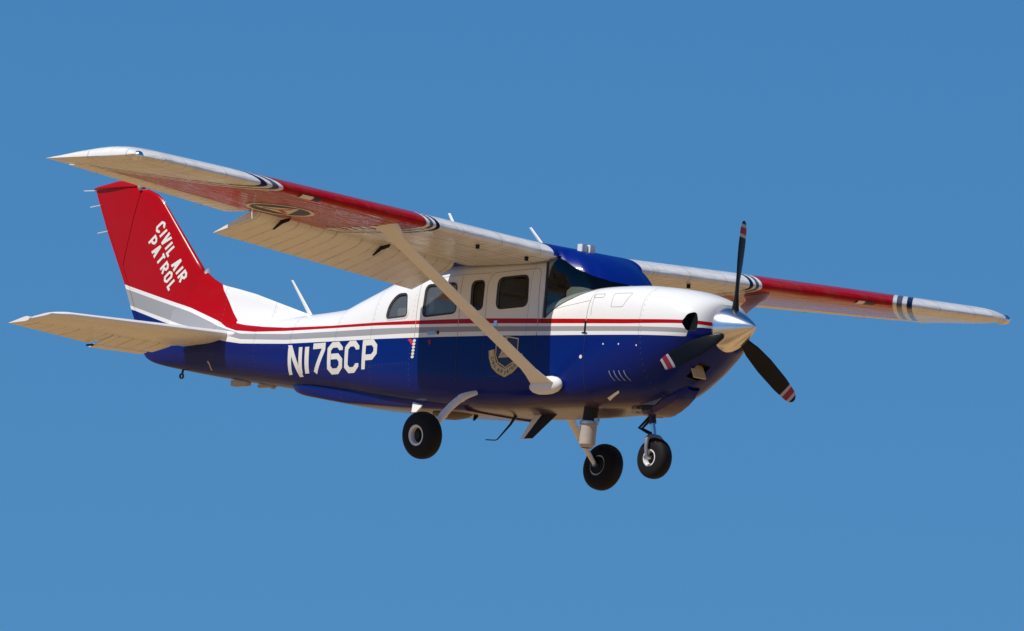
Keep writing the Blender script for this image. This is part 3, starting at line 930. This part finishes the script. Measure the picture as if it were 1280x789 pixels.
# ---- horizontal tail
def stab_pt(y): return lin([(0, -5.10), (1.83, -5.555)], y), lin([(0, .862), (1.83, .842)], y), lin([(0, -5.80), (1.9, -5.93)], y), lin([(0, .820), (1.9, .812)], y)
for s in (-1, 1):
    mb = MB(); rings = []
    for y, k in ((.06, 1), (.3, 1), (.7, 1), (1.1, 1), (1.5, 1), (1.78, 1), (1.84, .85), (1.88, .6), (1.90, .2)):
        a, za, b, zb = stab_pt(min(y, 1.83))
        if y > 1.8: a -= (y - 1.8) * 1.2
        t = lin([(0, .120), (1.9, .070)], y) * k
        r = []
        for j in range(13):
            u = 1 - math.cos(math.pi / 2 * j / 12)
            h = t / 2 * math.sqrt(max(0, 1 - (1 - min(1, u / .45)) ** 2)) * (1 if u < .45 else 1 - (u - .45) * .45)
            r.append((a + (b - a) * u, s * y, za + (zb - za) * u + h))
        lo = [(p[0], p[1], 2 * (za + (zb - za) * ((p[0] - a) / (b - a))) - p[2]) for p in r]
        rings.append(r[::-1] + lo[1:])
    mb.loft(rings, True, True, True)
    stb = mb.build('horizontal_stabilizer', M['white'], plane)
    el = movable('elevator', s, [(.94, (-5.872, .814), (-6.19, .716), .072), (1.92, (-5.94, .808), (-6.215, .772), .045)], stb, M['ribbed'], 10, .003)
    movable('elevator', s, [(.24, (-5.825, .816), (-6.10, .722), .085), (.93, (-5.870, .814), (-6.12, .708), .074)], stb, M['ribbed'], 7, .003)
    movable('trim_tab', s, [(.30, (-6.105, .722), (-6.20, .700), .022), (.92, (-6.125, .708), (-6.22, .684), .020)], stb, M['white'], 6, .002)
    mb = MB(); mb.box((-6.17, s * .95, .695), (.09, .010, .018)); mb.build('tab_horn', M['dark'], stb, False)
    mb = MB(); mb.tube([(-6.20, s * 1.88, .775), (-6.30, s * 1.89, .77)], .003, 5); mb.build('static_wick', M['grey'], stb)
    # root fairing
    mb = MB(); rings = []
    for x in frange(-6.30, -5.02, .08):
        k = math.sin(math.pi * min(1, max(0, (x + 6.34) / 1.36))) ** .6
        y0 = side_y(x, .845)
        rings.append([(x, s * (y0 - .02 + .05 * k * math.cos(a)), .842 + .062 * k * math.sin(a) + .03 * (x + 5.7) * .5) for a in [2 * math.pi * j / 14 for j in range(14)]])
    mb.loft(rings, True, True, True)
    mb.build('root_fairing', M['white'], stb)

# ---------------------------------------------------------------- landing gear
def wheel(par, c, ax, rad, wid, rim_r, hub_out):
    """tyre and rim as sub-parts of a gear leg; ax points outboard"""
    h = wid / 2; prof = []
    for k in range(19):
        a = math.pi * (k / 18)
        rr = rim_r + (rad - rim_r) * (math.sin(a) ** .62 if 0 < a < math.pi else 0)
        prof.append((-h * math.copysign(abs(math.cos(a)) ** .75, math.cos(a)), rr))
    g = []                                          # tread grooves
    for p in prof: g.append(p)
    mb = MB(); mb.lathe(g, c, ax, 48); mb.build('tyre', M['rubber'], par, True, 60)
    mb = MB()
    mb.lathe([(-h * .80, rim_r * 1.02), (-h * .92, rim_r * .98), (-h * .88, rim_r * .80)], c, ax, 36)
    mb.lathe([(-h * .88, rim_r * .80), (-h * .45, rim_r * .70), (-h * .40, rim_r * .35), (-h * .40, 0)], c, ax, 36, 1)
    mb.lathe([(h * .80, rim_r * 1.02), (h * .95, rim_r * .99), (h * .97, rim_r * .84), (h * .86, rim_r * .76), (h * .40, rim_r * .70)], c, ax, 36)
    mb.lathe([(h * .40, rim_r * .70), (h * .36, rim_r * .42), (h * .75, rim_r * .38), (h * .78, rim_r * .28), (h * .78, 0)], c, ax, 36, 1)
    mb.build('rim', [M['white'], M['dark']], par, True, 30)
for s in (-1, 1):
    P = [(-1.40, s * .36, .17), (-1.49, s * .50, .165), (-1.545, s * .66, .105), (-1.572, s * .78, .0), (-1.575, s * .90, -.13), (-1.56, s * 1.00, -.255), (-1.548, s * 1.03, -.295)]
    Q = []
    for i in range(len(P) - 1):
        for k in range(5): Q.append(Vector(P[i]).lerp(Vector(P[i + 1]), k / 5))
    Q.append(Vector(P[-1]))
    for _ in range(3): Q = [Q[0]] + [(Q[i - 1] + Q[i] * 2 + Q[i + 1]) / 4 for i in range(1, len(Q) - 1)] + [Q[-1]]
    n = len(Q)
    mb = MB(); mb.tube(Q, [min(.010 + .0035 * max(0, i - 3), .040) if i < 12 else .036 - .018 * i / n for i in range(n)], 14)
    leg = mb.build('main_gear', M['white'], plane)
    mb = MB(); k = int(n * .62); mb.tube(Q[6:k], [min(.008 + .0045 * (i - 6), .034) for i in range(6, k)], 14); mb.tube(Q[k - 1:k + 3], [.038, .034, .030, .026], 12)
    mb.build('leg_fairing', M['white'], leg)
    ax = Vector((0, s * math.cos(R(7)), -math.sin(R(7))))
    c = Vector((-1.545, s * 1.130, -.306))
    wheel(leg, c, ax, .212, .165, .095, 0)
    mb = MB(); mb.lathe([(-.085, .0), (-.085, .080), (-.062, .082), (-.055, 0)], c, ax, 24); mb.box(c + Vector((-.06, -s * .085, .06)), (.06, .05, .06)); mb.build('brake', M['dark'], leg)
    mb = MB(); mb.tube([c - ax * .12, c + ax * .01], .026, 12); mb.build('axle', M['steel'], leg)
    mb = MB(); mb.tube([Q[k - 1] + Vector((-.03, 0, .0)), Q[-4] + Vector((-.035, 0, .02)), c + Vector((-.06, -s * .08, .09))], .006, 6); mb.build('brake_line', M['dark'], leg)
# nose gear
mb = MB()
mb.tube([(.17, 0, .04), (.205, 0, -.115)], .032, 14); mb.tube([(.205, 0, -.112), (.235, 0, -.235)], .021, 12, 1)
ng = mb.build('nose_gear', [M['navy'], M['chrome']], plane)
mb = MB(); mb.box((.13, 0, .0), (.18, .16, .07)); mb.box((.07, -.09, .01), (.06, .05, .08)); mb.box((.20, .07, -.01), (.05, .06, .09)); mb.tube([(.05, -.11, .0), (.22, -.11, -.01)], .012, 8); mb.tube([(.10, .10, -.02), (.02, .11, .04)], .012, 8)
mb.build('gear_mount', M['pipe'], ng)
mb = MB(); mb.tube([(.175, -.02, -.06), (.055, -.02, -.150), (.210, -.02, -.215)], .014, 8); mb.tube([(.175, .02, -.06), (.055, .02, -.150), (.210, .02, -.215)], .014, 8)
mb.build('torque_link', M['dark'], ng)
mb = MB()
for s in (-1, 1): mb.tube([(.235, 0, -.232), (.235, s * .055, -.236), (.238, s * .095, -.262), (.242, s * .10, -.34), (.252, s * .10, -.432)], [.024, .024, .022, .018, .015], 12)
mb.build('fork', M['grey'], ng)
wheel(ng, Vector((.255, 0, -.428)), (0, -1, 0), .182, .145, .078, 0)
mb = MB(); mb.tube([(.255, -.12, -.428), (.255, .12, -.428)], .020, 12); mb.build('axle', M['steel'], ng)

# ---------------------------------------------------------------- propeller
HUB = Vector((1.13, 0, .692))
mb = MB(); prof = []
for k in range(25):
    f = k / 24; prof.append((-.075 + .360 * f, .200 * (1 - f ** 1.38) ** .90 if f < 1 else 0))
mb.lathe([(-.085, 0), (-.085, .190)] + prof, HUB, (1, 0, .045), 64)
prop = mb.build('propeller', M['chrome'], plane)
prop.name = prop.data.name = 'propeller_spinner'
def blade(ang):
    up = Vector((0, math.sin(R(ang)), math.cos(R(ang)))); side = Vector((0, math.cos(R(ang)), -math.sin(R(ang)))); fx = Vector((1, 0, 0))
    mb = MB(); rings = []; N = 58
    for k in range(N + 1):
        r = .10 + (.97 - .10) * k / N
        f = (r - .10) / .87
        c = lin([(.10, .070), (.16, .075), (.30, .135), (.50, .160), (.75, .152), (.90, .120), (.95, .085), (.97, .03)], r)
        t = lin([(.10, .068), (.16, .066), (.30, .036), (.50, .022), (.75, .014), (.97, .006)], r)
        b = R(lin([(.10, 52), (.3, 44), (.6, 27), (.97, 17)], r))
        # turning clockwise seen from behind: the leading edge of the top blade is on the right (-y)
        ch = -side * math.cos(b) + fx * math.sin(b); th = fx * math.cos(b) + side * math.sin(b)
        ring = []
        for j in range(16):
            a = 2 * math.pi * j / 16
            ring.append(HUB + up * r + ch * (c * .5 * math.cos(a)) + th * (t * .5 * math.sin(a) * (1 + .35 * math.cos(a))))
        rings.append(ring)
    rr = [.10 + .87 * (k + .5) / N for k in range(N)]
    mb.loft(rings, True, True, True, 0, lambda i, j: 1 if (.815 < rr[i] < .85 or .905 < rr[i] < .935) else (2 if .85 <= rr[i] <= .905 else 0))
    return mb.build('blade', [M['dark'], M['tipwhite'], M['tipred']], prop)
for a in (3, 123, 243): blade(a)

# ---------------------------------------------------------------- nose and belly details
mb = MB(); rings = []                               # lip scoop under the cowling, open behind
for x, w, zt, zb in ((.69, .08, .235, .165), (.62, .11, .19, .100), (.54, .13, .15, .050), (.44, .145, .12, .000), (.34, .155, .10, -.038), (.28, .16, .09, -.048), (.21, .16, .09, -.048)):
    rings.append([(x, -w, zt), (x, -w * .98, zb + .03), (x, -w * .8, zb), (x, -w * .4, zb - .004), (x, 0, zb - .006), (x, w * .4, zb - .004), (x, w * .8, zb), (x, w * .98, zb + .03), (x, w, zt)])
mb.loft(rings, False, matfn=lambda i, j: 1 if (i >= 4 and j in (0, 7)) else 0)  # black aft sides paint the dark of the outlet opening
sc = mb.build('cowl_outlet', [M['livery'], M['soot_shade']], cowl)
so = sc.modifiers.new('shell', 'SOLIDIFY'); so.thickness = .008; so.material_offset = 1
mb = MB(); mb.box((.32, 0, .02), (.02, .30, .10)); mb.build('outlet_baffle', M['soot_shade'], cowl, False)
mb = MB(); mb.prism([(.20, -.165, .085), (.46, -.150, .10), (.38, -.180, .025), (.22, -.190, .030)], (0, 0, 0), (0, .012, 0)); mb.build('cowl_flap', M['grey'], cowl, False)
mb = MB()
P = [(-.33, -.24, .06), (-.345, -.245, -.10), (-.345, -.25, -.12)]
mb.tube(P, .066, 20, 1)
mb.tube([(-.345, -.25, -.105), (-.350, -.25, -.20), (-.352, -.25, -.315)], [.074, .074, .072], 24, 0, False)
mb.tube([(-.352, -.25, -.315), (-.353, -.25, -.345)], [.072, .050], 24, 0, False)
mb.tube([(-.353, -.25, -.345), (-.353, -.25, -.30)], [.050, .048], 24, 1, True)
ex = mb.build('exhaust_pipe', [M['pipe'], M['soot_shade']], plane)
mb = MB(); mb.lathe([(-.012, .078), (-.012, .084), (.012, .084), (.012, .078)], (-.345, -.25, -.125), (0, 0, 1), 24); mb.box((-.25, -.25, -.10), (.04, .03, .03)); mb.build('clamp', M['steel'], ex)
# belly pan stepped below the tail cone
mb = MB(); rings = []
for k in range(31):
    x = -4.26 + (4.26 - 1.75) * k / 30
    w = lin([(-4.26, .20), (-4.15, .25), (-3.9, .285), (-3.0, .37), (-2.3, .42), (-1.75, .44)], x)
    zb = lin([(-4.26, .325), (-4.19, .285), (-4.06, .248), (-3.9, .222), (-3.46, .150), (-2.62, .070), (-1.75, .010)], x)
    zt = sec(x)[0] + .05
    rings.append([(x, -w, zt), (x, -w, zb + .03), (x, -w + .012, zb + .012), (x, -w + .035, zb + .003), (x, 0, zb), (x, w - .035, zb + .003), (x, w - .012, zb + .012), (x, w, zb + .03), (x, w, zt)])
mb.loft(rings, True, True, True)
mb.build('belly_pan', M['livery'], fus)
# aft belly antennas and fittings
def fin_blade(name, root_f, root_a, tip_f, tip_a, y, t, mat):
    mb = MB()
    def rg(f, a, tt):
        f, a = Vector(f), Vector(a); r = []
        for j in range(20):
            an = 2 * math.pi * j / 20; u = .5 - .5 * math.cos(an)
            h = 2.6 * (.2969 * math.sqrt(u) - .126 * u - .3516 * u * u + .2843 * u ** 3 - .1036 * u ** 4) * tt * (1 if an < math.pi else -1)
            p = f.lerp(a, u); r.append((p.x, y + h, p.y))
        return r
    mb.loft([rg(root_f, root_a, t), rg(tip_f, tip_a, t * .6)], True, True, True, 0, (lambda i, j: 1 if min(j, 19 - j) < 6 else 0) if isinstance(mat, list) else None)
    return mb.build(name, mat, plane)
fin_blade('belly_antenna', (-.93, .03), (-1.24, .03), (-1.27, -.205), (-1.43, -.205), -.04, .06, [M['white'], M['dark']])
fin_blade('belly_antenna', (-2.00, .04), (-2.08, .04), (-2.06, -.012), (-2.09, -.012), 0, .02, M['dark'])
mb = MB(); mb.tube([(-1.52, 0, .04), (-1.60, 0, -.06), (-1.755, 0, -.190), (-1.785, 0, -.198), (-1.905, 0, -.190)], [.016, .011, .006, .005, .005], 8); mb.build('whip_antenna', M['dark'], plane)
mb = MB()
mb.lathe([(-.23, 0), (-.21, .045), (-.12, .085), (0, .10), (.12, .085), (.21, .045), (.23, 0)], (-2.22, -.12, .045), (1, 0, 0), 24)
for i, v in enumerate(mb.v): mb.v[i] = (v[0], -.12 + (v[1] + .12) * 1.3, .045 + (v[2] - .045) * .62)
mb.build('belly_fairing', M['belly'], plane)
mb = MB(); mb.prism([(-2.45, -.40, .12), (-2.28, -.40, .12), (-2.37, -.43, .02), (-2.43, -.43, .02)], (0, -.008, 0), (0, .008, 0)); mb.build('step_bracket', M['white'], plane, False)
mb = MB(); mb.box((-5.15, 0, .435), (.22, .05, .05)); mb.box((-5.15, 0, .412), (.17, .04, .02)); mb.build('tail_antenna', M['pipe'], plane, False)
mb = MB(); mb.box((-4.80, 0, .395), (.20, .05, .03)); mb.tube([(-4.72, 0, .40), (-4.72, 0, .365)], .018, 8); mb.build('tail_antenna', M['pipe'], plane, False)
mb = MB(); mb.tube([(-5.93, 0, .58), (-5.94, 0, .545)], .010, 8); mb.lathe([(-.008, .016), (-.008, .026), (.008, .026), (.008, .016), (-.008, .016)], (-5.945, 0, .525), (0, 1, 0), 16); mb.build('tie_down_ring', M['dark'], plane)
# roof and spine antennas
def rod(name, a, b, r0, r1, mat):
    mb = MB(); a, b = Vector(a), Vector(b)
    mb.strut([a.lerp(b, k / 5) for k in range(6)], [r0 + (r1 - r0) * k / 5 for k in range(6)], [(r0 + (r1 - r0) * k / 5) * .6 for k in range(6)])
    return mb.build(name, mat, plane)
rod('spine_antenna', (-4.27, 0, 1.00), (-4.565, 0, 1.352), .060, .028, M['white'])
rod('roof_antenna', (-1.50, -.88, 1.50), (-1.655, -.88, 1.72), .05, .032, M['white'])
rod('roof_antenna', (-.93, -.34, 1.42), (-1.165, -.34, 1.645), .055, .034, M['white'])
mb = MB()
for x, y in ((-.72, -.115), (-.70, -.035)): 
    q = rounded([(x - .032, y - .036), (x + .032, y - .036), (x + .032, y + .036), (x - .032, y + .036)], .012, 3)
    mb.prism([(a, b, 1.42) for a, b in q], (0, 0, 0), (0, 0, .085))
mb.build('antenna_box', M['white'], plane, True, 30)

# ---------------------------------------------------------------- markings on the fuselage side
def S(s, off): return lambda u, v: on_side(u, v, s, off)
def reg(s):
    mb = MB(); h, sw = .290, .052
    for ch, x0, w in (('N', -4.190, .215), ('1', -3.930, .070), ('7', -3.838, .208), ('6', -3.595, .225), ('C', -3.338, .215), ('P', -3.078, .218)):
        xo = x0 if s < 0 else -7.07 - x0
        zo = .408 - .010 * (x0 + 4.2)
        for k, g in enumerate(glyph(ch, .001 if ch == '1' else (w - sw) / h)):
            pr = glyph_pairs(g, lambda p: (sw / 2 + p[0] * h, sw / 2 + p[1] * (h - sw)), .062 if ch == '1' else sw, h)
            strip(mb, pr, (lambda u, v: on_side(xo + u, zo + v, -1, .003 + .0004 * k)) if s < 0 else (lambda u, v: on_side(xo - u, zo + v, 1, .003 + .0004 * k)))
    mb.build('registration_lettering', M['letter'], fus)
reg(-1); reg(1)
# shield emblem
mb = MB(); 
sh = [(-1.257, 0.610), (-1.195, 0.621), (-1.125, 0.634), (-1.050, 0.621), (-0.984, 0.610), (-0.984, 0.470), (-1.024, 0.407), (-1.125, 0.357), (-1.222, 0.407), (-1.257, 0.470)]
side_patch(mb, sh, -1, .0015, 1, 2)
strip(mb, stroke2d(sh, .011, True), S(-1, .003), 0)
side_patch(mb, [(-1.222, 0.448), (-1.138, 0.592), (-1.063, 0.448)], -1, .0030, 0, 2)
side_patch(mb, [(-1.213, 0.457), (-1.129, 0.497), (-1.103, 0.497)], -1, .0042, 2, 1)
side_patch(mb, [(-1.147, 0.623), (-1.129, 0.587), (-1.112, 0.623)], -1, .0050, 0, 1)
sc_path = [(-1.310, 0.520), (-1.301, 0.457), (-1.266, 0.385), (-1.204, 0.340), (-1.125, 0.308), (-1.041, 0.340), (-0.984, 0.385), (-0.952, 0.443), (-0.945, 0.479)]
strip(mb, stroke2d(sc_path, .072), S(-1, .0060), 3)
strip(mb, stroke2d(sc_path, .046), S(-1, .0072), 4)
def along(path):
    P = [Vector(p) for p in path]; L = [0]
    for a, b in zip(P, P[1:]): L.append(L[-1] + (b - a).length)
    def f(u, v):
        i = 0
        while i < len(P) - 2 and L[i + 1] < u: i += 1
        d = (P[i + 1] - P[i]).normalized(); q = P[i] + d * (u - L[i]) + Vector((-d.y, d.x)) * v
        return on_side(q.x, q.y, -1, .0084)
    return f
al = along(sc_path)
write(mb, 'CIVIL AIR PATROL', lambda u, v: al(u + .065, v - .016), .033, .44, .006, .011, .5, mat=1)
mb.build('shield_emblem', [M['scroll'], M['navy'], M['pink'], M['yellow'], M['scroll']], fus)
# small red tail-flash and the column of white pips by the cargo door
mb = MB()
side_patch(mb, [(-2.43, .655), (-2.40, .668), (-2.37, .655), (-2.352, .63), (-2.362, .60), (-2.378, .618), (-2.40, .64)], -1, .003, 0, 1)
for k in range(6):
    z = .645 - .029 * k; x = -2.335 - .0025 * k
    m2 = MB(); side_patch(m2, [(x + .021 * math.cos(a), z + .0135 * math.sin(a)) for a in [2 * math.pi * j / 10 for j in range(10)]], -1, .004, 0, 0)
    m2.build('white_pip', M['letter'], fus)
mb.build('red_decal', M['pink'], fus)
mb = MB()
side_patch(mb, [(-2.15, .64), (-2.12, .645), (-2.11, .61), (-2.13, .595)], -1, .003, 0, 1)
mb.build('red_decal', M['red'], fus)
# door seams, handle, latches, cowl seams
def seam(name, path, w, par, mat=M['seam'], s=-1, off=.0016):
    mb = MB(); strip(mb, stroke2d(path, w, False, .04), S(s, off)); mb.m = [1 if sum(mb.v[i][2] for i in f) / len(f) < .66 else 0 for f in mb.f]; return mb.build(name, [mat, M['navy']], par)
seam('door_seam', [(-1.42, .30), (-1.435, .85), (-1.45, 1.12), (-1.43, 1.19), (-1.38, 1.225), (-.84, 1.245), (-.80, 1.20), (-.765, .80), (-.76, .30), (-1.42, .28)], .006, fus)
seam('door_seam', [(-1.76, .26), (-1.775, .85), (-1.80, 1.22)], .006, fus)
seam('door_seam', [(-2.34, .26), (-2.345, .80), (-2.36, 1.20), (-1.80, 1.225), (-1.44, 1.225)], .005, fus)
mb = MB(); side_patch(mb, rounded([(-2.16, .690), (-2.05, .693), (-2.05, .722), (-2.16, .720)], .008), -1, .012, 0, 1); mb.build('door_handle', M['steel'], fus)
mb = MB(); side_patch(mb, [(-2.04, .69), (-2.015, .69), (-2.015, .722), (-2.04, .722)], -1, .004, 0, 1); mb.build('door_lock', M['dark'], fus)
mb = MB(); side_patch(mb, [(-1.315, .735), (-1.275, .735), (-1.275, .785), (-1.315, .785)], -1, .004, 0, 1); mb.build('door_sticker', M['lens'], fus)
seam('cowl_seam', [(-.168, .06), (-.168, .30), (-.168, .64), (-.168, 1.02)], .006, cowl)
mb = MB(); strip(mb, stroke2d([(-.172, .745), (-.172, .64)], .020), S(-1, .004)); strip(mb, stroke2d([(-.205, .640), (-.140, .632)], .012), S(-1, .005)); mb.build('cowl_latch', M['dark'], cowl)
seam('cowl_seam', [(-.14, .99), (-.13, .90), (-.12, .79)], .004, cowl)
seam('oil_door', rounded([(.10, .86), (.24, .86), (.29, .99), (.08, .99)], .02) + [(.10, .875)], .004, cowl)
seam('cowl_seam', [(-.66, .86), (-.17, .93)], .004, fus)
seam('filler_cap', rounded([(-.145, .955), (-.03, .955), (-.03, .99), (-.145, .99)], .01) + [(-.145, .96)], .005, cowl)
# screws and louvres low on the cowling
for x, z, r in ((-.20, .424, .017), (.06, .53, .008), (.24, .525, .008), (.44, .51, .008), (.10, .88, .006)):
    mb = MB(); side_patch(mb, [(x + r * math.cos(a), z + r * math.sin(a)) for a in [2 * math.pi * j / 12 for j in range(12)]], -1, .003, 0, 0)
    mb.build('cowl_screw', M['letter'], cowl)
for k in range(4):
    mb = MB(); x = .12 + .052 * k
    mb.tube([on_side(x + .040 * f, .295 - .085 * f, -1, .002 + .012 * math.sin(math.pi * f)) for f in [j / 6 for j in range(7)]], .0045, 6)
    mb.build('cowl_louvre', M['grey'], cowl)
mb = MB(); side_patch(mb, [(.00, .075), (.16, .135), (.15, .115), (.0, .055)], -1, .006, 0, 1); mb.build('cowl_glint', M['seal'], cowl)  # white sliver paints a light reflection low on the cowling
# tail drain mark
mb = MB(); strip(mb, stroke2d([(-5.45, .625), (-5.43, .60), (-5.425, .545)], .020), S(-1, .003)); mb.build('tail_decal', M['pipe'], fus)
# equipment box seen through the rearmost window: a thing of its own
mb = MB(); q = rounded([(-2.69, .885), (-2.53, .885), (-2.53, .965), (-2.69, .965)], .012, 3)
mb.prism([(a, 0, b) for a, b in q], (0, -.445, 0), (0, -.36, 0))
bx = mb.build('equipment_box', M['seal'], None, True, 30); bx.location = (0, 0, ALT)
tag(bx, 'small pale box lying inside the cabin behind the rearmost side window', 'box')
